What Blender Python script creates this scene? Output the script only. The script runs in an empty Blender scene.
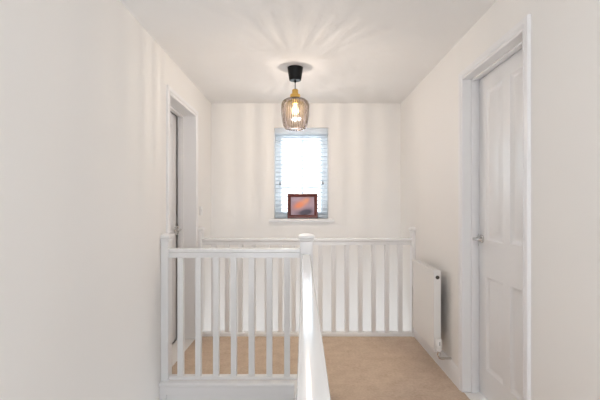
import bpy, bmesh, math
from mathutils import Vector, Matrix

C = bpy.context.scene.collection
PI = math.pi

# ------------------------------------------------------------------ sizes (metres, x right, y into the picture, z up)
XL, XR = -0.990, 1.040          # side walls
YB = 4.587                      # back wall
ZC = 2.315                      # ceiling
YE = -1.25                      # end of the landing behind the viewer
YN = 3.01                       # centre line of the short front balustrade
YF = 4.012                      # centre line of the far balustrade
XN = 0.02                       # centre line of the long handrail
ZLOW = -2.55                    # floor of the storey below

# ------------------------------------------------------------------ mesh helpers
def box(bm, x0, x1, y0, y1, z0, z1):
    v = [bm.verts.new(p) for p in ((x0,y0,z0),(x1,y0,z0),(x1,y1,z0),(x0,y1,z0),
                                   (x0,y0,z1),(x1,y0,z1),(x1,y1,z1),(x0,y1,z1))]
    for f in ((3,2,1,0),(4,5,6,7),(0,1,5,4),(1,2,6,5),(2,3,7,6),(3,0,4,7)):
        bm.faces.new([v[i] for i in f])
    return v

def loft(bm, rings, caps=True, closed=False):
    vs = [[bm.verts.new(p) for p in r] for r in rings]
    n = len(vs[0])
    m = len(vs)
    for i in range(m if closed else m-1):
        a, b = vs[i], vs[(i+1) % m]
        for k in range(n):
            bm.faces.new((a[k], a[(k+1)%n], b[(k+1)%n], b[k]))
    if caps and not closed:
        bm.faces.new(list(reversed(vs[0]))); bm.faces.new(vs[-1])
    return vs

def lathe(bm, prof, cx=0, cy=0, n=32, caps=True):
    rings = [[(cx+r*math.cos(2*PI*k/n), cy+r*math.sin(2*PI*k/n), z) for k in range(n)] for r, z in prof]
    loft(bm, rings, caps)

def tube(bm, pts, r, n=10):
    pts = [Vector(p) for p in pts]
    rings = []
    up = None
    for i, p in enumerate(pts):
        d = (pts[min(i+1, len(pts)-1)] - pts[max(i-1, 0)]).normalized()
        if up is None:
            up = Vector((0,0,1)) if abs(d.z) < .9 else Vector((1,0,0))
        a = d.cross(up).normalized(); b = a.cross(d).normalized(); up = b
        rr = r[i] if isinstance(r, (list, tuple)) else r
        rings.append([p + a*rr*math.cos(2*PI*k/n) + b*rr*math.sin(2*PI*k/n) for k in range(n)])
    loft(bm, rings)

def obj(name, bm, m, parent=None, smooth=None, bevel=0):
    bmesh.ops.recalc_face_normals(bm, faces=bm.faces)
    me = bpy.data.meshes.new(name); bm.to_mesh(me); bm.free()
    o = bpy.data.objects.new(name, me); C.objects.link(o)
    me.materials.append(m)
    if smooth is not None:
        for p in me.polygons: p.use_smooth = True
        me.set_sharp_from_angle(angle=math.radians(smooth))
    if bevel:
        md = o.modifiers.new('bevel', 'BEVEL'); md.width = bevel; md.segments = 2; md.limit_method = 'ANGLE'
        for p in me.polygons: p.use_smooth = True
        me.set_sharp_from_angle(angle=math.radians(35))
    if parent: attach(o, parent)
    return o

def attach(o, parent):
    o.parent = parent
    M = Matrix.Identity(4); q = parent
    chain = []
    while q is not None:
        chain.append(q); q = q.parent
    for q in reversed(chain):
        M = M @ (q.matrix_parent_inverse @ q.matrix_basis)
    o.matrix_parent_inverse = M.inverted()

def empty(name, loc):
    o = bpy.data.objects.new(name, None); C.objects.link(o); o.location = loc
    o.empty_display_size = .1
    return o

def tag(o, label, cat, group=None):
    o['label'] = label; o['category'] = cat
    if group: o['group'] = group
    return o

def struct(o, label, cat):
    o['kind'] = 'structure'; o['label'] = label; o['category'] = cat
    return o

def newbm(): return bmesh.new()

# ------------------------------------------------------------------ materials
def mat(name, col, rough=.5, metal=0, spec=.5, coat=0):
    m = bpy.data.materials.new(name); m.use_nodes = True
    b = m.node_tree.nodes['Principled BSDF']
    b.inputs['Base Color'].default_value = (*col, 1)
    b.inputs['Roughness'].default_value = rough
    b.inputs['Metallic'].default_value = metal
    b.inputs['Specular IOR Level'].default_value = spec
    b.inputs['Coat Weight'].default_value = coat
    return m

def bump(m, scale, strength, detail=3, dist=.002, colvar=0):
    nt = m.node_tree; N = nt.nodes; b = N['Principled BSDF']
    tc = N.new('ShaderNodeTexCoord'); nz = N.new('ShaderNodeTexNoise')
    nz.inputs['Scale'].default_value = scale; nz.inputs['Detail'].default_value = detail
    bp = N.new('ShaderNodeBump'); bp.inputs['Strength'].default_value = strength; bp.inputs['Distance'].default_value = dist
    nt.links.new(tc.outputs['Object'], nz.inputs['Vector'])
    nt.links.new(nz.outputs['Fac'], bp.inputs['Height'])
    nt.links.new(bp.outputs['Normal'], b.inputs['Normal'])
    if colvar:
        c = b.inputs['Base Color'].default_value
        mx = N.new('ShaderNodeMix'); mx.data_type = 'RGBA'
        mx.inputs[6].default_value = (c[0]*(1-colvar), c[1]*(1-colvar), c[2]*(1-colvar), 1)
        mx.inputs[7].default_value = (min(1,c[0]*(1+colvar)), min(1,c[1]*(1+colvar)), min(1,c[2]*(1+colvar)), 1)
        nt.links.new(nz.outputs['Fac'], mx.inputs[0]); nt.links.new(mx.outputs[2], b.inputs['Base Color'])
    return m

M_wall = bump(mat('cream_wall_paint', (.842,.824,.802), .8, spec=.25), 180, .05)
M_ceil = bump(mat('white_ceiling_paint', (.84,.835,.83), .9, spec=.2), 150, .05)
M_trim = bump(mat('white_gloss_paint', (.82,.815,.82), .33, spec=.5), 25, .03)
M_door = bump(mat('white_door_paint', (.80,.80,.81), .3, spec=.5), 120, .03)
M_rail = bump(mat('white_satin_rail_paint', (.83,.83,.835), .3, spec=.6), 20, .03)
M_handrail = mat('polished_white_rail_gloss', (.82,.82,.825), .14, spec=.7)
M_upvc = mat('white_upvc', (.90,.94,.97), .3)
M_blind = mat('white_painted_slat', (.90,.94,.97), .45)
def translucent(m, f):
    nt = m.node_tree; N = nt.nodes; b = N['Principled BSDF']; out = N['Material Output']
    t = N.new('ShaderNodeBsdfTranslucent'); t.inputs[0].default_value = (.92,.96,1,1)
    x = N.new('ShaderNodeMixShader'); x.inputs[0].default_value = f
    nt.links.new(b.outputs[0], x.inputs[1]); nt.links.new(t.outputs[0], x.inputs[2]); nt.links.new(x.outputs[0], out.inputs[0])
translucent(M_blind, .5)
M_rad = mat('white_radiator_enamel', (.80,.785,.765), .35)
M_chrome = mat('polished_chrome', (.62,.61,.6), .16, 1)
M_dark = mat('dark_rubber', (.02,.02,.02), .5)
M_black = mat('black_plastic', (.004,.004,.005), .45, spec=.25)
M_brass = mat('brushed_brass', (.72,.46,.13), .3, 1)
M_mahog = mat('mahogany_frame_wood', (.12,.022,.016), .28, coat=.4)
M_plate = mat('white_switch_plastic', (.82,.82,.82), .35)

# carpet
M_carpet = mat('beige_cut_pile_carpet', (.43,.30,.20), .95, spec=.05)
def carpet():
    nt = M_carpet.node_tree; N = nt.nodes; b = N['Principled BSDF']
    tc = N.new('ShaderNodeTexCoord')
    n1 = N.new('ShaderNodeTexNoise'); n1.inputs['Scale'].default_value = 260; n1.inputs['Detail'].default_value = 3
    n2 = N.new('ShaderNodeTexNoise'); n2.inputs['Scale'].default_value = 9; n2.inputs['Detail'].default_value = 4
    n3 = N.new('ShaderNodeTexNoise'); n3.inputs['Scale'].default_value = 55; n3.inputs['Detail'].default_value = 2
    for n in (n1,n2,n3): nt.links.new(tc.outputs['Object'], n.inputs['Vector'])
    a = N.new('ShaderNodeMath'); a.operation = 'ADD'; nt.links.new(n1.outputs['Fac'], a.inputs[0]); nt.links.new(n2.outputs['Fac'], a.inputs[1])
    a2 = N.new('ShaderNodeMath'); a2.operation = 'ADD'; nt.links.new(a.outputs[0], a2.inputs[0]); nt.links.new(n3.outputs['Fac'], a2.inputs[1])
    r = N.new('ShaderNodeValToRGB'); r.color_ramp.elements[0].position = .36; r.color_ramp.elements[1].position = .64
    r.color_ramp.elements[0].color = (.50,.375,.285,1); r.color_ramp.elements[1].color = (.68,.55,.44,1)
    d = N.new('ShaderNodeMath'); d.operation = 'DIVIDE'; d.inputs[1].default_value = 3
    nt.links.new(a2.outputs[0], d.inputs[0]); nt.links.new(d.outputs[0], r.inputs['Fac'])
    nt.links.new(r.outputs['Color'], b.inputs['Base Color'])
    bp = N.new('ShaderNodeBump'); bp.inputs['Strength'].default_value = .6; bp.inputs['Distance'].default_value = .004
    nt.links.new(a2.outputs[0], bp.inputs['Height']); nt.links.new(bp.outputs['Normal'], b.inputs['Normal'])
carpet()

def glass_pane():
    m = bpy.data.materials.new('clear_window_glass'); m.use_nodes = True
    nt = m.node_tree; N = nt.nodes; N.clear()
    out = N.new('ShaderNodeOutputMaterial'); mx = N.new('ShaderNodeMixShader')
    t = N.new('ShaderNodeBsdfTransparent'); t.inputs[0].default_value = (.96,.98,.98,1)
    g = N.new('ShaderNodeBsdfGlossy'); g.inputs['Roughness'].default_value = .02
    f = N.new('ShaderNodeFresnel'); f.inputs['IOR'].default_value = 1.3
    nt.links.new(f.outputs[0], mx.inputs[0]); nt.links.new(t.outputs[0], mx.inputs[1]); nt.links.new(g.outputs[0], mx.inputs[2])
    nt.links.new(mx.outputs[0], out.inputs[0])
    return m
M_glass = glass_pane()

def smoked_glass():
    # ribbed smoked glass: tint stripes around the axis stand in for ribs focusing lamplight
    m = bpy.data.materials.new('ribbed_smoked_glass'); m.use_nodes = True
    nt = m.node_tree; N = nt.nodes; N.clear(); L = nt.links.new
    out = N.new('ShaderNodeOutputMaterial')
    tc = N.new('ShaderNodeTexCoord'); sp = N.new('ShaderNodeSeparateXYZ'); L(tc.outputs['Object'], sp.inputs[0])
    at = N.new('ShaderNodeMath'); at.operation = 'ARCTAN2'; L(sp.outputs[1], at.inputs[0]); L(sp.outputs[0], at.inputs[1])
    ml = N.new('ShaderNodeMath'); ml.operation = 'MULTIPLY'; ml.inputs[1].default_value = 42; L(at.outputs[0], ml.inputs[0])
    sn = N.new('ShaderNodeMath'); sn.operation = 'SINE'; L(ml.outputs[0], sn.inputs[0])
    nrm = N.new('ShaderNodeVectorMath'); nrm.operation = 'MULTIPLY'; nrm.inputs[1].default_value = (1,1,0); L(tc.outputs['Object'], nrm.inputs[0])
    nn = N.new('ShaderNodeVectorMath'); nn.operation = 'NORMALIZE'; L(nrm.outputs[0], nn.inputs[0])
    nz = N.new('ShaderNodeTexNoise'); nz.inputs['Scale'].default_value = 14; nz.inputs['Detail'].default_value = 2; L(nn.outputs[0], nz.inputs['Vector'])
    w = N.new('ShaderNodeMath'); w.operation = 'MULTIPLY_ADD'; w.inputs[1].default_value = .26; L(sn.outputs[0], w.inputs[0]); L(nz.outputs['Fac'], w.inputs[2])
    r = N.new('ShaderNodeValToRGB'); r.color_ramp.elements[0].position = .3; r.color_ramp.elements[1].position = .72
    r.color_ramp.elements[0].color = (.51,.51,.55,1); r.color_ramp.elements[1].color = (.85,.845,.875,1)
    L(w.outputs[0], r.inputs['Fac'])
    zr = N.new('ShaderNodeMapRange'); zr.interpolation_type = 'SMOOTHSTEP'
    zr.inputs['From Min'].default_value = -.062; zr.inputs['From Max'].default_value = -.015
    zr.inputs['To Min'].default_value = 1; zr.inputs['To Max'].default_value = .5  # shoulder tint darkened to dim the lamp's glow on the ceiling
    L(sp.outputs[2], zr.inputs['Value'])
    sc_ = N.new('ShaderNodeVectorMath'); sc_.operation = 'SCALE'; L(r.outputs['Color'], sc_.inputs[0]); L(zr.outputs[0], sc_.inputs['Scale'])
    t = N.new('ShaderNodeBsdfTransparent'); L(sc_.outputs[0], t.inputs[0])
    g = N.new('ShaderNodeBsdfGlossy'); g.inputs['Roughness'].default_value = .08; g.inputs[0].default_value = (.9,.9,.95,1)
    f = N.new('ShaderNodeFresnel'); f.inputs['IOR'].default_value = 1.4
    tl = N.new('ShaderNodeBsdfTranslucent'); tl.inputs[0].default_value = (.9,.66,.34,1)
    m0 = N.new('ShaderNodeMixShader'); m0.inputs[0].default_value = .006; L(t.outputs[0], m0.inputs[1]); L(tl.outputs[0], m0.inputs[2])
    m1 = N.new('ShaderNodeMixShader'); L(f.outputs[0], m1.inputs[0]); L(m0.outputs[0], m1.inputs[1]); L(g.outputs[0], m1.inputs[2])
    L(m1.outputs[0], out.inputs[0])
    return m
M_shade = smoked_glass()

def bulb_mat():
    m = bpy.data.materials.new('lit_warm_bulb_glass'); m.use_nodes = True
    nt = m.node_tree; N = nt.nodes; N.clear(); L = nt.links.new
    out = N.new('ShaderNodeOutputMaterial'); mx = N.new('ShaderNodeMixShader'); mx.inputs[0].default_value = .35
    t = N.new('ShaderNodeBsdfTransparent'); e = N.new('ShaderNodeEmission')
    e.inputs[0].default_value = (1,.72,.34,1); e.inputs[1].default_value = 7
    L(t.outputs[0], mx.inputs[1]); L(e.outputs[0], mx.inputs[2]); L(mx.outputs[0], out.inputs[0])
    return m
M_bulb = bulb_mat()
def emit(name, col, s):
    m = bpy.data.materials.new(name); m.use_nodes = True
    N = m.node_tree.nodes; N.clear()
    out = N.new('ShaderNodeOutputMaterial'); e = N.new('ShaderNodeEmission')
    e.inputs[0].default_value = (*col,1); e.inputs[1].default_value = s
    m.node_tree.links.new(e.outputs[0], out.inputs[0]); return m
M_fil = emit('glowing_filament', (1,.8,.5), 25)

def print_mat():
    # abstract print: hazy mauve ground, orange cloud rising to the right, dark low bank
    m = mat('hazy_orange_and_mauve_print', (.5,.4,.45), .35)
    nt = m.node_tree; N = nt.nodes; b = N['Principled BSDF']; L = nt.links.new
    tc = N.new('ShaderNodeTexCoord')
    def blob(cx, cz, sx, sz, ang):
        mp = N.new('ShaderNodeMapping'); mp.vector_type = 'TEXTURE'
        mp.inputs['Location'].default_value = (cx, 0, cz); mp.inputs['Rotation'].default_value = (0, ang, 0)
        mp.inputs['Scale'].default_value = (sx, 10, sz)
        L(tc.outputs['Object'], mp.inputs[0])
        g = N.new('ShaderNodeTexGradient'); g.gradient_type = 'QUADRATIC_SPHERE'
        L(mp.outputs[0], g.inputs[0]); return g
    a = blob(-.03, .012, .13, .07, -.45)
    a2 = blob(.035, .055, .09, .055, -.6)
    d = blob(.03, -.068, .16, .065, -.2)
    nz = N.new('ShaderNodeTexNoise'); nz.inputs['Scale'].default_value = 18; L(tc.outputs['Object'], nz.inputs[0])
    bg = N.new('ShaderNodeMix'); bg.data_type = 'RGBA'
    bg.inputs[6].default_value = (.36,.24,.33,1); bg.inputs[7].default_value = (.52,.38,.45,1)
    L(nz.outputs['Fac'], bg.inputs[0])
    def over(prev, g, col, gain):
        k = N.new('ShaderNodeMath'); k.operation = 'MULTIPLY'; k.use_clamp = True; k.inputs[1].default_value = gain
        L(g.outputs['Fac'], k.inputs[0])
        mx = N.new('ShaderNodeMix'); mx.data_type = 'RGBA'; mx.inputs[7].default_value = (*col,1)
        L(k.outputs[0], mx.inputs[0]); L(prev, mx.inputs[6]); return mx.outputs[2]
    c = over(bg.outputs[2], a, (.80,.26,.12), 1.9)
    c = over(c, a2, (.78,.34,.2), 1.6)
    c = over(c, d, (.06,.045,.08), 2.2)
    L(c, b.inputs['Base Color'])
    return m
M_print = print_mat()

# ------------------------------------------------------------------ the shell
T = .16
DL0, DL1 = 3.136, 3.904         # left doorway along y
DR0, DR1 = 2.012, 2.779         # right doorway along y
DH = 2.03                       # doorway head
WX0, WX1, WZ0, WZ1 = -.314, .264, 1.082, 2.055   # window opening

bm = newbm()                    # left wall with doorway, going down into the stairwell
lx0 = XL - T
box(bm, lx0, XL, YE, DL0-.03, ZLOW, ZC)
box(bm, lx0, XL, DL1+.03, YB+.26, ZLOW, ZC)
box(bm, lx0, XL, DL0-.03, DL1+.03, ZLOW, -.002)
box(bm, lx0, XL, DL0-.03, DL1+.03, DH+.03, ZC)
struct(obj('wall_left', bm, M_wall), 'long plain cream wall on the left beside the stairwell', 'wall')

bm = newbm()
rx1 = XR + T
box(bm, XR, rx1, YE, DR0-.03, ZLOW, ZC)
box(bm, XR, rx1, DR1+.03, YB+.26, ZLOW, ZC)
box(bm, XR, rx1, DR0-.03, DR1+.03, ZLOW, -.002)
box(bm, XR, rx1, DR0-.03, DR1+.03, DH+.03, ZC)
struct(obj('wall_right', bm, M_wall), 'cream wall on the right carrying the radiator and a white door', 'wall')

bm = newbm()
box(bm, XL, XR, YB, YB+.26, ZLOW, WZ0)
box(bm, XL, XR, YB, YB+.26, WZ1, ZC)
box(bm, XL, WX0, YB, YB+.26, WZ0, WZ1)
box(bm, WX1, XR, YB, YB+.26, WZ0, WZ1)
struct(obj('wall_back', bm, M_wall), 'cream end wall with the small bright window', 'wall')

bm = newbm()
box(bm, lx0, rx1, YE, YB+.26, ZC, ZC+.12)
struct(obj('ceiling', bm, M_ceil), 'flat white ceiling with faint rays of lamplight', 'ceiling')

bm = newbm()                    # landing floor: right-hand passage plus the strip behind the front balustrade
box(bm, XN-.045, XR, YE, YF-.03, -.26, 0)
box(bm, XL, XN-.045, YN-.03, YF-.03, -.26, 0)
box(bm, XL, XN-.045, YE, -.35, -.26, 0)
struct(obj('floor', bm, M_carpet), 'beige carpeted landing floor', 'floor')
bm = newbm()
box(bm, lx0, rx1, YE, YB+.26, ZLOW-.1, ZLOW)
struct(obj('floor_lower', bm, M_carpet), 'floor of the storey below the stairwell', 'floor')

bm = newbm(); box(bm, XL, XR, YE-.1, YE, ZLOW, -.26)  # unseen wall added to block daylight from the open end below
struct(obj('wall_lower_light_block', bm, M_wall), 'added end wall below that keeps daylight off the fascia', 'wall')
# unseen box added behind the left door so its gap stays dark
bm = newbm()
for b in ((lx0-.55, lx0-.5, DL0-.2, DL1+.2, -.1, ZC), (lx0-.55, lx0, DL0-.25, DL0-.2, -.1, ZC),
          (lx0-.55, lx0, DL1+.2, DL1+.25, -.1, ZC), (lx0-.55, lx0, DL0-.2, DL1+.2, -.15, -.1),
          (lx0-.55, lx0, DL0-.2, DL1+.2, ZC-.05, ZC)):
    box(bm, *b)
struct(obj('wall_left_light_block', bm, M_wall), 'added box behind the left door that shuts out daylight', 'wall')

# ------------------------------------------------------------------ skirting, aprons
def skirting(name, pts_y, xw, side, label):
    bm = newbm()
    y0, y1 = pts_y
    s = -side
    prof = [(0,0),(s*.016,0),(s*.016,.098),(s*.011,.108),(s*.009,.122),(s*.004,.13),(0,.13)]
    loft(bm, [[(xw+a, y, z) for a, z in prof] for y in (y0, y1)])
    return struct(obj(name, bm, M_trim, smooth=30), label, 'skirting board')
skirting('baseboard_right', (DR1+.059, YF-.045), XR, 1, 'white skirting board under the radiator')
skirting('baseboard_near', (YE, DR0-.059), XR, 1, 'white skirting board at the near end of the right wall')

# fascia below the front balustrade: face board with raised surround and nosing bead
bm = newbm()
ya = YN-.045
box(bm, XL, XN-.045, ya-.018, ya+.015, -.45, -.001)             # backing board
box(bm, XL, XN-.045, ya-.030, ya-.018, -.085, -.03)             # top rail of the surround
box(bm, XN-.09, XN-.045, ya-.030, ya-.018, -.45, -.085)         # right stile
box(bm, XL, XL+.05, ya-.030, ya-.018, -.45, -.085)
struct(obj('trim_1', bm, M_trim, bevel=.003), 'white panelled fascia below the short front balustrade', 'fascia')
bm = newbm()
n = 8
pr = [(ya-.034-.011*math.sin(PI*k/n), -.015-.0135*math.cos(PI*k/n)) for k in range(n+1)] + [(ya-.015, -.0015), (ya-.015, -.0285)]
loft(bm, [[(x, p[0], p[1]) for p in pr] for x in (XL, XN-.045)])
struct(obj('trim_2', bm, M_trim, smooth=40), 'rounded white nosing bead above the stairwell fascia', 'nosing')
bm = newbm()
box(bm, XN-.075, XN-.046, -.35, ya-.035, -.40, -.002)
box(bm, XN-.083, XN-.075, -.35, ya-.035, -.06, -.002)
struct(obj('trim_3', bm, M_trim, bevel=.003), 'white string board along the stairwell edge', 'string board')
bm = newbm()
box(bm, XL, XR, YF-.03, YF+.03, -.30, -.002)
struct(obj('trim_4', bm, M_trim, bevel=.003), 'white fascia below the far balustrade', 'fascia')

# ------------------------------------------------------------------ newel posts
def newel(name, x0, x1, y0, y1, zbase, label, wall=None, top=1.017):
    """square shaft with bead, neck and rounded cap; wall=-1/1 leaves that side flush"""
    root = empty(name, ((x0+x1)/2, (y0+y1)/2, max(zbase, 0)))
    def ring(e, z, c=0):
        a0 = x0 - (0 if wall == -1 else e); a1 = x1 + (0 if wall == 1 else e)
        return [(a0, y0-e, z), (a1, y0-e, z), (a1, y1+e, z), (a0, y1+e, z)]
    bm = newbm()
    loft(bm, [ring(0, zbase), ring(0, top-.052)])
    obj('shaft', bm, M_rail, root, bevel=.004)
    bm = newbm()
    pr = [(0,-.052),(.005,-.0515),(.0075,-.047),(.005,-.0425),(.001,-.041),(.001,-.036),(.006,-.034),(.011,-.030),(.012,-.022),(.011,-.015),
          (.006,-.010),(-.006,-.005),(-.022,-.001),(-.03,0)]
    if wall is not None:
        pr = [(max(e,-.018), z) for e, z in pr]
    loft(bm, [ring(e, top+z) for e, z in pr])
    obj('cap', bm, M_rail, root, smooth=40, bevel=.002)
    return tag(root, label, 'newel post', 'white newel posts of the landing')

HW = .045
newel('newel_post', XN-HW, XN+HW, YN-HW, YN+HW, -.40, 'full square white newel post where the long handrail meets the short balustrade')
newel('newel_post', XL, XL+.052, YN-HW, YN+HW, -.002, 'white half newel post against the left wall beside the left door', wall=-1)
newel('newel_post', XL, XL+.045, YF-.042, YF+.042, -.30, 'white half newel post in the far left corner under the light switch', wall=-1)
newel('newel_post', XR-.034, XR, YF-.042, YF+.042, -.30, 'white half newel post on the right wall behind the radiator', wall=1)
newel('newel_post', XN-HW, XN+HW, -.30-HW, -.30+HW, 0, 'white newel post ending the long handrail at the near end of the landing')

# ------------------------------------------------------------------ balustrades
def rail_prof(k_=1):
    p = [(-.024,0),(.024,0),(.0245,.034),(.033,.040),(.0335,.050)]
    for k in range(1, 8):
        a = PI*k/8
        p.append((.0325*math.copysign(abs(math.cos(a))**.55, math.cos(a)), .054+.0095*math.sin(a)**.6))
    p += [(-.0335,.050),(-.033,.040),(-.0245,.034)]
    return [(x*k_, z) for x, z in p]
def base_prof(): return [(-.031,0),(.031,0),(.031,.022),(.026,.030),(.022,.038),(-.022,.038),(-.026,.030),(-.031,.022)]

def sweep(bm, prof, axis, c, a0, a1, z):
    if axis == 'x': loft(bm, [[(a, c+u, z+v) for u, v in prof] for a in (a0, a1)])
    else: loft(bm, [[(c+u, a, z+v) for u, v in prof] for a in (a0, a1)])

BW = .0205
ZR = .85                        # underside of handrail
def baluster_proto(root, p, zr, hb):
    bm = newbm(); box(bm, -BW, BW, -BW, BW, 0, zr+.0005-hb)
    o = obj('baluster', bm, M_rail, None, bevel=.003)
    o.location = p; attach(o, root); return o

def balustrade(label, axis, c, a0, a1, centres, zr=ZR, hb=.038, name='balustrade'):
    root = empty(name, ((a0+a1)/2, c, 0) if axis == 'x' else (c, (a0+a1)/2, 0))
    bm = newbm(); sweep(bm, rail_prof(.91 if axis == 'y' else 1), axis, c, a0, a1, zr); obj('handrail', bm, M_handrail, root, smooth=32)
    bm = newbm(); sweep(bm, [(u, v*hb/.038) for u, v in base_prof()], axis, c, a0, a1, 0); obj('base_rail', bm, M_rail, root, smooth=32)
    first = None
    for q in centres:
        p = (q, c, hb-.0005) if axis == 'x' else (c, q, hb-.0005)
        if first is None: first = baluster_proto(root, p, zr, hb)
        else:
            o = first.copy(); C.objects.link(o); o.parent = root; o.location = p
            o.matrix_parent_inverse = first.matrix_parent_inverse.copy()
    return tag(root, label, 'balustrade', 'white balustrades of the landing')

balustrade('short white balustrade of seven balusters between left wall and square newel post', 'x', YN, XL+.052, XN-HW,
           [-.8626+.1245*k for k in range(7)], hb=.02)
balustrade('long white balustrade across the far end of the landing below the window', 'x', YF, XL+.045, XR-.034,
           [.156+.1245*k for k in range(-8, 7)])
balustrade('white balustrade with glossy handrail running straight from newel post towards the viewer', 'y', XN-.0025, -.30+HW, YN-HW,
           [YN-.17-.1245*k for k in range(23)], zr=ZR-.037)

# ------------------------------------------------------------------ doors
def panel_leaf(bm, w, h, t, cols, rows):
    """leaf in local u (0..w), v (0..h); front face at n=0 (towards -n), back at n=t; raised moulded panels on the front"""
    us = sorted({0, w} | {x for c in cols for x in c}); vs = sorted({0, h} | {z for r in rows for z in r})
    def P(u, v, n): return (u, n, v)
    def quad(*pts): bm.faces.new([bm.verts.new(P(*p)) for p in pts])
    for i in range(len(us)-1):
        for j in range(len(vs)-1):
            u0, u1, v0, v1 = us[i], us[i+1], vs[j], vs[j+1]
            if (u0, u1) in cols and (v0, v1) in rows:
                steps = [(0,0),(.003,.002),(.018,.0135),(.022,.0145),(.027,.0145),(.058,.002),(.061,.0015)]
                for s in range(len(steps)-1):
                    (e, n), (e2, n2) = steps[s], steps[s+1]
                    A = [(u0+e,v0+e,n),(u1-e,v0+e,n),(u1-e,v1-e,n),(u0+e,v1-e,n)]
                    B = [(u0+e2,v0+e2,n2),(u1-e2,v0+e2,n2),(u1-e2,v1-e2,n2),(u0+e2,v1-e2,n2)]
                    for k in range(4): quad(A[k], A[(k+1)%4], B[(k+1)%4], B[k])
                quad(*B)
            else:
                quad((u0,v0,0),(u1,v0,0),(u1,v1,0),(u0,v1,0))
    quad((0,0,t),(0,h,t),(w,h,t),(w,0,t))
    quad((0,0,0),(0,0,t),(w,0,t),(w,0,0)); quad((0,h,0),(w,h,0),(w,h,t),(0,h,t))
    quad((0,0,0),(0,h,0),(0,h,t),(0,0,t)); quad((w,0,0),(w,0,t),(w,h,t),(w,h,0))
    bmesh.ops.remove_doubles(bm, verts=bm.verts, dist=1e-5)

def architrave(bm, xw, side, y0, y1, h):
    """moulded surround on the wall plane: two legs and a head, mitred; side=+1 for the right wall"""
    w = .057; s = -side
    prof = [(0,0),(0,.009),(.004,.013),(.011,.013),(.014,.007),(.020,.0065),(.024,.013),(.030,.017),(.044,.018),(.053,.017),(w,.012),(w,0)]
    path = [(y0, 0, -1, 0), (y0, h, -1, 1), (y1, h, 1, 1), (y1, 0, 1, 0)]
    rings = [[(xw + s*t, y + dy*(e-.002), z + dz*(e-.002)) for e, t in prof] for y, z, dy, dz in path]
    loft(bm, rings)

def door(name, side, y0, y1, recess, hinge_y, latch_y, ajar, label):
    xw = XR if side > 0 else XL
    s = side
    root = empty(name, (xw + s*.08, (y0+y1)/2, 0))
    bm = newbm()                                                # lining boards and stops
    xa, xb = sorted((xw, xw + s*T))
    box(bm, xa, xb, y0-.028, y0, 0, DH+.028); box(bm, xa, xb, y1, y1+.028, 0, DH+.028); box(bm, xa, xb, y0, y1, DH, DH+.028)
    sx = xw + s*(recess-.013)
    sa, sb = sorted((sx - s*.032, sx))
    box(bm, sa, sb, y0, y0+.012, 0, DH); box(bm, sa, sb, y1-.012, y1, 0, DH); box(bm, sa, sb, y0+.012, y1-.012, DH-.012, DH)
    o = obj('door_frame', bm, M_trim, root, bevel=.002)
    bm = newbm(); architrave(bm, xw, side, y0, y1, DH)
    obj('architrave', bm, M_trim, root, smooth=28)
    # leaf
    w = y1 - y0 - .007; h = DH - .012
    st, pw, mu = .105, (w-.21-.085)/2, .085
    cols = [(st, st+pw), (st+pw+mu, w-st)]
    us_fix = [(round(a,5), round(b,5)) for a, b in cols]
    rows = [(.18, .76), (.99, 1.925)]
    bm = newbm(); panel_leaf(bm, round(w,5), h, .035, us_fix, rows)
    # local u runs from latch to hinge; local n points away from the landing
    toward = 1 if hinge_y > latch_y else -1
    gap = .0035
    hx = xw + s*recess
    hingep = Vector((hx, hinge_y - toward*gap, .008))
    ang = ajar
    # basis: u=0 latch .. u=w hinge
    uv = Vector((0, -toward, 0)); nv = Vector((s, 0, 0))
    # swing the latch edge into the room (along +nv)
    cu, su = math.cos(ang), math.sin(ang)
    u2 = uv*cu + nv*su; n2 = nv*cu - uv*su
    def X(u, n, v): return hingep + u2*(w-u) + n2*n + Vector((0,0,v))
    for v in bm.verts: v.co = X(*v.co)
    leaf = obj('door_leaf', bm, M_door, root, smooth=25)
    # handle on the landing side
    hz, hu = 1.0-.008, .052
    def tubeX(bm, pts, r, n=14): tube(bm, [X(*p) for p in pts], r, n)
    bm = newbm()
    tubeX(bm, [(hu,0,hz),(hu,-.006,hz),(hu,-.010,hz)], [.026,.026,.022], 24)
    tubeX(bm, [(hu,-.008,hz),(hu,-.045,hz)], .0095)
    tubeX(bm, [(hu-.004,-.052,hz),(hu+.02,-.053,hz),(hu+.07,-.052,hz),(hu+.112,-.048,hz),(hu+.118,-.047,hz)], [.010,.0105,.0095,.009,.006])
    hd = obj('door_handle', bm, M_chrome, leaf, smooth=40)
    hd['label'] = 'chrome lever handle'
    bm = newbm()                                                # latch keep on the far jamb
    jy = latch_y
    sg = -1 if latch_y > hinge_y else 1
    ka, kb = sorted((jy, jy + sg*.0015)); xa, xb = sorted((hx + s*.002, hx + s*.026))
    box(bm, xa, xb, ka, kb, .95, 1.03)
    obj('strike_plate', bm, M_chrome, root)
    return struct(root, label, 'door')

door('door_1', -1, DL0, DL1, .146, DL0, DL1, math.radians(1.8), 'white panelled door deep in its frame on the left wall')
door('door_2', 1, DR0, DR1, .092, DR0, DR1, math.radians(.5), 'white panelled door in moulded frame on the right wall')

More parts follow.
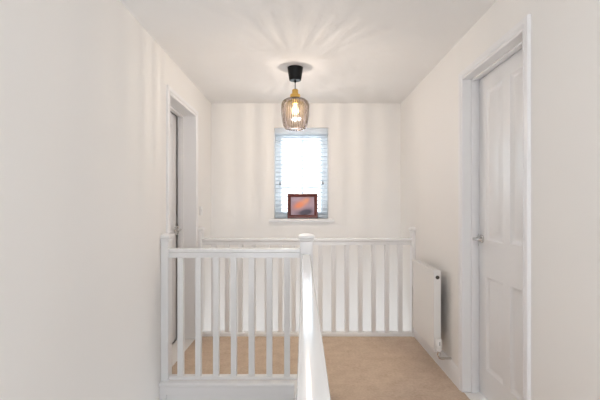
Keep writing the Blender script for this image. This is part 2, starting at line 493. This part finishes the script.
# ------------------------------------------------------------------ window
root = empty('window_1', ((WX0+WX1)/2, YB+.13, WZ0))
wy0, wy1 = YB+.15, YB+.21
bm = newbm()
fw = .042
box(bm, WX0, WX0+fw, wy0, wy1, WZ0, WZ1); box(bm, WX1-fw, WX1, wy0, wy1, WZ0, WZ1)
box(bm, WX0+fw, WX1-fw, wy0, wy1, WZ0, WZ0+fw); box(bm, WX0+fw, WX1-fw, wy0, wy1, WZ1-fw-.02, WZ1)
obj('window_frame', bm, M_upvc, root, bevel=.004)
bm = newbm()
gx0, gx1, gz0, gz1 = WX0+fw, WX1-fw, WZ0+fw, WZ1-fw-.02
xc = (gx0+gx1)/2 + .012
box(bm, gx0, gx0+.03, wy0-.012, wy1-.006, gz0, gz1); box(bm, gx1-.03, gx1, wy0-.012, wy1-.006, gz0, gz1)
box(bm, gx0+.03, gx1-.03, wy0-.012, wy1-.006, gz0, gz0+.03); box(bm, gx0+.03, gx1-.03, wy0-.012, wy1-.006, gz1-.03, gz1)
obj('sash', bm, M_upvc, root, bevel=.004)
bm = newbm()
box(bm, xc-.011, xc+.011, wy0+.004, wy1-.018, gz0+.03, gz1-.03)
for z in (1.42, 1.662): box(bm, gx0+.03, gx1-.03, wy0+.005, wy1-.019, z-.011, z+.011)
obj('glazing_bars', bm, M_upvc, root)
bm = newbm(); box(bm, gx0+.026, gx1-.026, wy0+.026, wy0+.03, gz0+.026, gz1-.026)
obj('pane', bm, M_glass, root)
bm = newbm()                                                    # sill board with rounded nose
sx0, sx1 = -.362, .325
pr = [(YB+.15, WZ0-.036), (YB-.036, WZ0-.036)]
for k in range(9):
    a = -PI/2 - PI*k/8
    pr.append((YB-.036+.018*math.cos(a), WZ0-.018+.018*math.sin(a)))
pr += [(YB-.036, WZ0), (YB+.15, WZ0)]
pr = [pr[0]] + pr[2:-2] + [pr[-1]]
loft(bm, [[(x, p[0], p[1]) for p in pr] for x in (WX0, WX1)])
pr2 = [(YB-.0002, WZ0-.036)] + pr[1:-1] + [(YB-.0002, WZ0)]
loft(bm, [[(x, p[0], p[1]) for p in pr2] for x in (sx0, WX0)]); loft(bm, [[(x, p[0], p[1]) for p in pr2] for x in (WX1, sx1)])
obj('window_sill', bm, M_trim, root, smooth=35)
bm = newbm()
tube(bm, [(gx0+.018, wy0-.012, 1.50), (gx0+.018, wy0-.035, 1.50)], .008)
tube(bm, [(gx0+.018, wy0-.036, 1.505), (gx0+.018, wy0-.038, 1.41)], .008)
obj('window_handle', bm, M_upvc, root, smooth=40)
struct(root, 'small white casement window with glazing bars on the end wall', 'window')

# ------------------------------------------------------------------ slatted blind
by = YB + .052
br = empty('slatted_blind', ((WX0+WX1)/2, by, WZ1))
bx0, bx1 = WX0+.012, WX1-.012
bm = newbm(); box(bm, bx0, bx1, by-.028, by+.028, WZ1-.05, WZ1-.002); obj('headrail', bm, M_blind, br, bevel=.003)
bm = newbm(); box(bm, WX0+.004, WX1-.004, by-.042, by-.030, WZ1-.068, WZ1-.002); obj('valance', bm, M_blind, br, bevel=.003)
def slat_bm():
    bm = newbm(); r = []
    for k in range(7):
        u = -1 + k/3
        r.append((u*.0245, .0022*(1-u*u)))
    prof = [(u, z+.0013) for u, z in r] + [(u, z-.0013) for u, z in reversed(r)]
    ca, sa = math.cos(math.radians(9)), math.sin(math.radians(9))        # slats tipped, room edge up
    prof = [(u*ca + z*sa, z*ca - u*sa) for u, z in prof]
    loft(bm, [[(x, u, z) for u, z in prof] for x in (bx0, bx1)])
    return bm
first = None
ns = 20; zb = WZ0 + .062
for k in range(ns):
    z = zb + k*(WZ1-.085-zb)/(ns-1)
    if first is None:
        first = obj('slat', slat_bm(), M_blind, None, smooth=40); first.location = (0, by, z); attach(first, br)
    else:
        o = first.copy(); C.objects.link(o); o.parent = br; o.location = (0, by, z); o.matrix_parent_inverse = first.matrix_parent_inverse.copy()
bm = newbm(); box(bm, bx0, bx1, by-.024, by+.024, WZ0+.022, WZ0+.04); obj('bottom_rail', bm, M_blind, br, bevel=.003)
for x in (bx0+.07, bx1-.07):
    bm = newbm()
    for dy in (-.026, .026): tube(bm, [(x, by+dy, WZ0+.03), (x, by+dy, WZ1-.045)], .0009, 6)
    obj('ladder_cord', bm, M_blind, br)
for x, z in ((bx0+.05, 1.462), (bx1-.045, 1.468)):
    bm = newbm(); tube(bm, [(x, by-.034, WZ1-.05), (x, by-.034, z+.02)], .0011, 6)
    c = obj('pull_cord', bm, M_blind, br)
    bm = newbm(); lathe(bm, [(.002,z+.022),(.005,z+.018),(.009,z-.012),(.0095,z-.018),(.006,z-.021)], x, by-.034, 14)
    t = obj('tassel', bm, mat('grey_tassel', (.25,.26,.28), .4), c, smooth=40); t['label'] = 'small grey cord tassel'
tag(br, 'white slatted blind with open slats hanging in the small window', 'blind')

# ------------------------------------------------------------------ framed print on the sill
fx, fy, fz = -.011, YB-.022, WZ0+.0015
W, H = .322, .266
fr = empty('picture_frame', (0, 0, 0))
def frame_geom():
    bm = newbm()
    pr = [(0,0),(0,-.012),(.006,-.019),(.014,-.020),(.026,-.015),(.032,-.012),(.036,-.008),(.036,0)]   # inwards, forwards
    cs = [(-1,-1),(1,-1),(1,1),(-1,1)]
    loft(bm, [[(cx*(W/2-e), t, H/2 + cz*(H/2-e)) for e, t in pr] for cx, cz in cs], caps=False, closed=True)
    obj('frame_moulding', bm, M_mahog, fr, smooth=25)
    bm = newbm(); box(bm, -W/2+.036, W/2-.036, -.0045, -.002, .036, H-.036)
    # the print keeps its own origin at its centre for the pattern
    for v in bm.verts: v.co -= Vector((0,0,H/2))
    p = obj('print', bm, M_print, None); p.location = (0,0,H/2); attach(p, fr); p['label'] = 'hazy mauve print with an orange cloud'
    bm = newbm(); box(bm, -W/2+.004, W/2-.004, -.0018, .003, .004, H-.004)
    obj('backing_board', bm, mat('brown_backing_board', (.12,.07,.04), .7), fr)
frame_geom()
fr.location = (fx, fy, fz); fr.rotation_euler = (math.radians(-7), 0, 0)
tag(fr, 'dark mahogany framed print of an orange cloud leaning on the window sill', 'picture frame')

# ------------------------------------------------------------------ light switch
sw = empty('light_switch', (XL, 4.11, 1.17))
bm = newbm(); box(bm, XL+.0005, XL+.010, 4.067, 4.153, 1.125, 1.211); obj('switch_plate', bm, M_plate, sw, bevel=.003)
bm = newbm()
v = box(bm, XL+.010, XL+.013, 4.099, 4.121, 1.150, 1.186)
v[5].co.x += .002; v[6].co.x += .002
obj('rocker', bm, M_plate, sw, bevel=.001)
tag(sw, 'square white light switch on the left wall near the far corner', 'light switch')

# ------------------------------------------------------------------ radiator
ry0, ry1, rz0, rz1 = 3.05, 3.665, .17, .752
rx0, rxb = .927, .979
ra = empty('radiator', (XR, (ry0+ry1)/2, rz0))
bm = newbm()                                                    # front panel, softly fluted
cols = 18
prof = []
for k in range(cols*6+1):
    y = ry0+.018 + (ry1-ry0-.036)*k/(cols*6)
    f = .5-.5*math.cos(2*PI*k/6)
    prof.append((rx0+.002+.0025*(1-f), y))
front = [bm.verts.new((x, y, rz0+.012)) for x, y in prof]; front2 = [bm.verts.new((x, y, rz0+.03)) for x, y in prof]
front3 = [bm.verts.new((x, y, rz1-.03)) for x, y in prof]; front4 = [bm.verts.new((x+.004, y, rz1-.008)) for x, y in prof]
back = [[bm.verts.new((rx0+.016, y, z)) for x, y in prof] for z in (rz0+.012, rz1-.008)]
R = [back[0], front, front2, front3, front4, back[1]]
for a, b in zip(R, R[1:] + R[:1]):
    for k in range(len(a)-1): bm.faces.new((a[k], a[k+1], b[k+1], b[k]))
bm.faces.new([r[0] for r in R]); bm.faces.new([r[-1] for r in reversed(R)])
obj('front_panel', bm, M_rad, ra, smooth=40)
for y0, y1 in ((ry0, ry0+.006), (ry1-.006, ry1)):
    bm = newbm(); box(bm, rx0, rxb, y0, y1, rz0, rz1); obj('side_panel', bm, M_rad, ra, bevel=.002)
bm = newbm()                                                    # top grille with slots
box(bm, rx0, rx0+.010, ry0+.006, ry1-.006, rz1-.010, rz1); box(bm, rxb-.010, rxb, ry0+.006, ry1-.006, rz1-.010, rz1)
y = ry0+.006
while y < ry1-.012:
    box(bm, rx0+.010, rxb-.010, y, y+.006, rz1-.007, rz1-.001); y += .0155
obj('top_grille', bm, M_rad, ra)
bm = newbm()                                                    # convector fins
for k in range(26):
    yy = ry0+.03+k*(ry1-ry0-.06)/25
    box(bm, rx0+.018, rxb-.004, yy-.0008, yy+.0008, rz0+.04, rz1-.02)
box(bm, rx0+.016, rx0+.018, ry0+.02, ry1-.02, rz0+.035, rz1-.015)
obj('convector_fins', bm, M_rad, ra)
bm = newbm()                                                    # wall brackets
for yy in (ry0+.27, ry1-.12):
    bm = newbm(); box(bm, rxb-.001, XR-.0005, yy-.018, yy+.018, rz0+.06, rz1-.06); obj('wall_bracket', bm, M_rad, ra)
bm = newbm()                                                    # blanking plug
xm = (rx0+rxb)/2
tube(bm, [(xm, ry0+.002, rz1-.05), (xm, ry0-.007, rz1-.05), (xm, ry0-.009, rz1-.05)], [.013,.013,.010], 20)
tube(bm, [(xm, ry0-.006, rz1-.05), (xm, ry0-.013, rz1-.05)], .006, 6)
p = obj('blanking_plug', bm, mat('dark_bronze_plug', (.10,.09,.08), .35, 1), ra, smooth=40); p['label'] = 'dark metal blanking plug'
bm = newbm()                                                    # valve body, tail and pipe
vy = ry0-.034
tube(bm, [(xm, ry0+.002, rz0+.035), (xm, vy, rz0+.035)], .010, 14)
lathe(bm, [(.011,rz0+.004),(.011,rz0+.045),(.008,rz0+.05)], xm, vy, 16)
lathe(bm, [(.0135,rz0-.012),(.0135,rz0+.006)], xm, vy, 6)
tube(bm, [(xm, vy, rz0-.010), (xm, vy, rz0-.020), (xm+.006, vy, rz0-.029), (xm+.016, vy, rz0-.033), (XR-.0005, vy, rz0-.033)], .0085, 12)
va = obj('radiator_valve', bm, M_chrome, ra, smooth=40); va['label'] = 'chrome valve and pipe'
bm = newbm()
lathe(bm, [(.014,rz0+.018),(.0205,rz0+.022),(.0205,rz0+.042),(.018,rz0+.045),(.018,rz0+.050),(.0225,rz0+.054),(.0225,rz0+.094),(.020,rz0+.102),(.010,rz0+.106)], xm, vy, 24)
obj('valve_cap', bm, M_rad, va, smooth=35)
bm = newbm(); box(bm, xm-.002, xm+.002, vy-.0232, vy-.0215, rz0+.062, rz0+.088); obj('valve_slot', bm, M_dark, va)
tag(ra, 'white panel radiator on the right wall between the door and the far balustrade', 'radiator')

# ------------------------------------------------------------------ pendant lamp
LX, LY = -.067, 3.41
la = empty('pendant_light', (LX, LY, ZC))
bm = newbm(); lathe(bm, [(.062,ZC-.0005),(.062,ZC-.006),(.0475,ZC-.100),(.045,ZC-.104),(.012,ZC-.104),(.008,ZC-.118),(.004,ZC-.122)], LX, LY, 48)
obj('ceiling_cup', bm, M_black, la, smooth=30)
bm = newbm(); tube(bm, [(LX,LY,ZC-.11),(LX,LY,2.12)], .0034, 10); obj('flex', bm, M_black, la, smooth=60)
bm = newbm(); lathe(bm, [(.005,2.142),(.020,2.140),(.0245,2.134),(.0245,2.108),(.027,2.104),(.039,2.100),(.041,2.096),(.041,2.070),(.030,2.066),(.024,2.064),(.022,2.03),(.019,2.026)], LX, LY, 48)
h = obj('lamp_holder', bm, M_brass, la, smooth=30); h['label'] = 'brass lamp holder'
# ribbed glass shade, real wall thickness
Z0 = 2.075
outer = [(.043,0),(.050,-.004),(.075,-.012),(.096,-.026),(.107,-.045),(.1105,-.065),(.111,-.09),(.109,-.13),(.105,-.17),(.100,-.205),(.094,-.228),(.083,-.246),(.070,-.256)]
inner = [(r-.0035, z+ (.0 if i else 0)) for i, (r, z) in enumerate(outer)]
NS = 252
def ribbed(prof, amp):
    out = []
    for i, (r, z) in enumerate(prof):
        a_ = amp*min(1, i/3)
        out.append([((r+a_*math.cos(42*2*PI*k/NS))*math.cos(2*PI*k/NS), (r+a_*math.cos(42*2*PI*k/NS))*math.sin(2*PI*k/NS), z) for k in range(NS)])
    return out
def dense(prof):
    o = []
    for i in range(len(prof)-1):
        p0 = Vector(prof[max(i-1,0)]); p1 = Vector(prof[i]); p2 = Vector(prof[i+1]); p3 = Vector(prof[min(i+2,len(prof)-1)])
        for t in (0,.5):
            o.append(tuple(.5*((2*p1)+(p2-p0)*t+(2*p0-5*p1+4*p2-p3)*t*t+(3*p1-p0-3*p2+p3)*t**3)))
    o.append(prof[-1]); return o
bm = newbm()
rings = ribbed(dense(outer), .0007) + ribbed(list(reversed(dense(inner))), 0)
loft(bm, rings, closed=True)
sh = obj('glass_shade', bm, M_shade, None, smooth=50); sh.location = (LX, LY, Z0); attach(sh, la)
sh['label'] = 'ribbed smoky glass shade'
bm = newbm(); lathe(bm, [(.012,2.03),(.013,2.015),(.018,2.003),(.027,1.988),(.030,1.972),(.028,1.956),(.020,1.944),(.008,1.939),(.001,1.9385)], LX, LY, 32)
bu = obj('light_bulb', bm, M_bulb, la, smooth=80); bu['label'] = 'lit warm bulb'
bm = newbm(); tube(bm, [(LX-.010,LY,1.962),(LX-.006,LY+.004,1.985),(LX,LY-.004,1.965),(LX+.006,LY+.004,1.985),(LX+.010,LY,1.962)], .0012, 6)
obj('filament', bm, M_fil, bu)
tag(la, 'pendant lamp with ribbed smoky glass shade hanging from black ceiling cup', 'pendant light')

# ------------------------------------------------------------------ light
def light(name, kind, loc, power, col, rot=(0,0,0), size=None, rad=None):
    d = bpy.data.lights.new(name, kind); d.energy = power; d.color = col
    if size: d.shape = 'RECTANGLE'; d.size, d.size_y = size
    if rad is not None: d.shadow_soft_size = rad
    o = bpy.data.objects.new(name, d); C.objects.link(o); o.location = loc; o.rotation_euler = rot
    return o
light('bulb_light', 'POINT', (LX, LY, 1.970), 46, (1,.865,.665), rad=.006)
light('hall_daylight', 'AREA', (.1, 3.25, ZLOW+.25), 34, (.84,.92,1), (math.radians(150),0,0), (1.7,.9))
# sky light entering through the small window
light('window_daylight', 'AREA', ((WX0+WX1)/2, YB+.45, (WZ0+WZ1)/2+.1), 6.4, (.86,.93,1), (math.radians(-90),0,0), (.7,1.1))

w = bpy.data.worlds.new('world'); bpy.context.scene.world = w; w.use_nodes = True
bg = w.node_tree.nodes['Background']; bg.inputs[0].default_value = (.91,.955,1,1); bg.inputs[1].default_value = 2.75

# ------------------------------------------------------------------ camera
cd = bpy.data.cameras.new('camera'); cam = bpy.data.objects.new('camera', cd); C.objects.link(cam)
cam.location = (0, 0, 1.2); cam.rotation_euler = (PI/2, 0, 0)
cd.sensor_width = 36; cd.lens = 428/600*36; cd.shift_x = -3.6/600; cd.shift_y = 7.5/600; cd.clip_start = .02
sc = bpy.context.scene; sc.camera = cam
vs = sc.view_settings; vs.view_transform = 'Standard'; vs.look = 'None'; vs.exposure = .28; vs.gamma = 1; vs.use_curve_mapping = False
sc.cycles.max_bounces = 12; sc.cycles.diffuse_bounces = 6; sc.cycles.transparent_max_bounces = 16
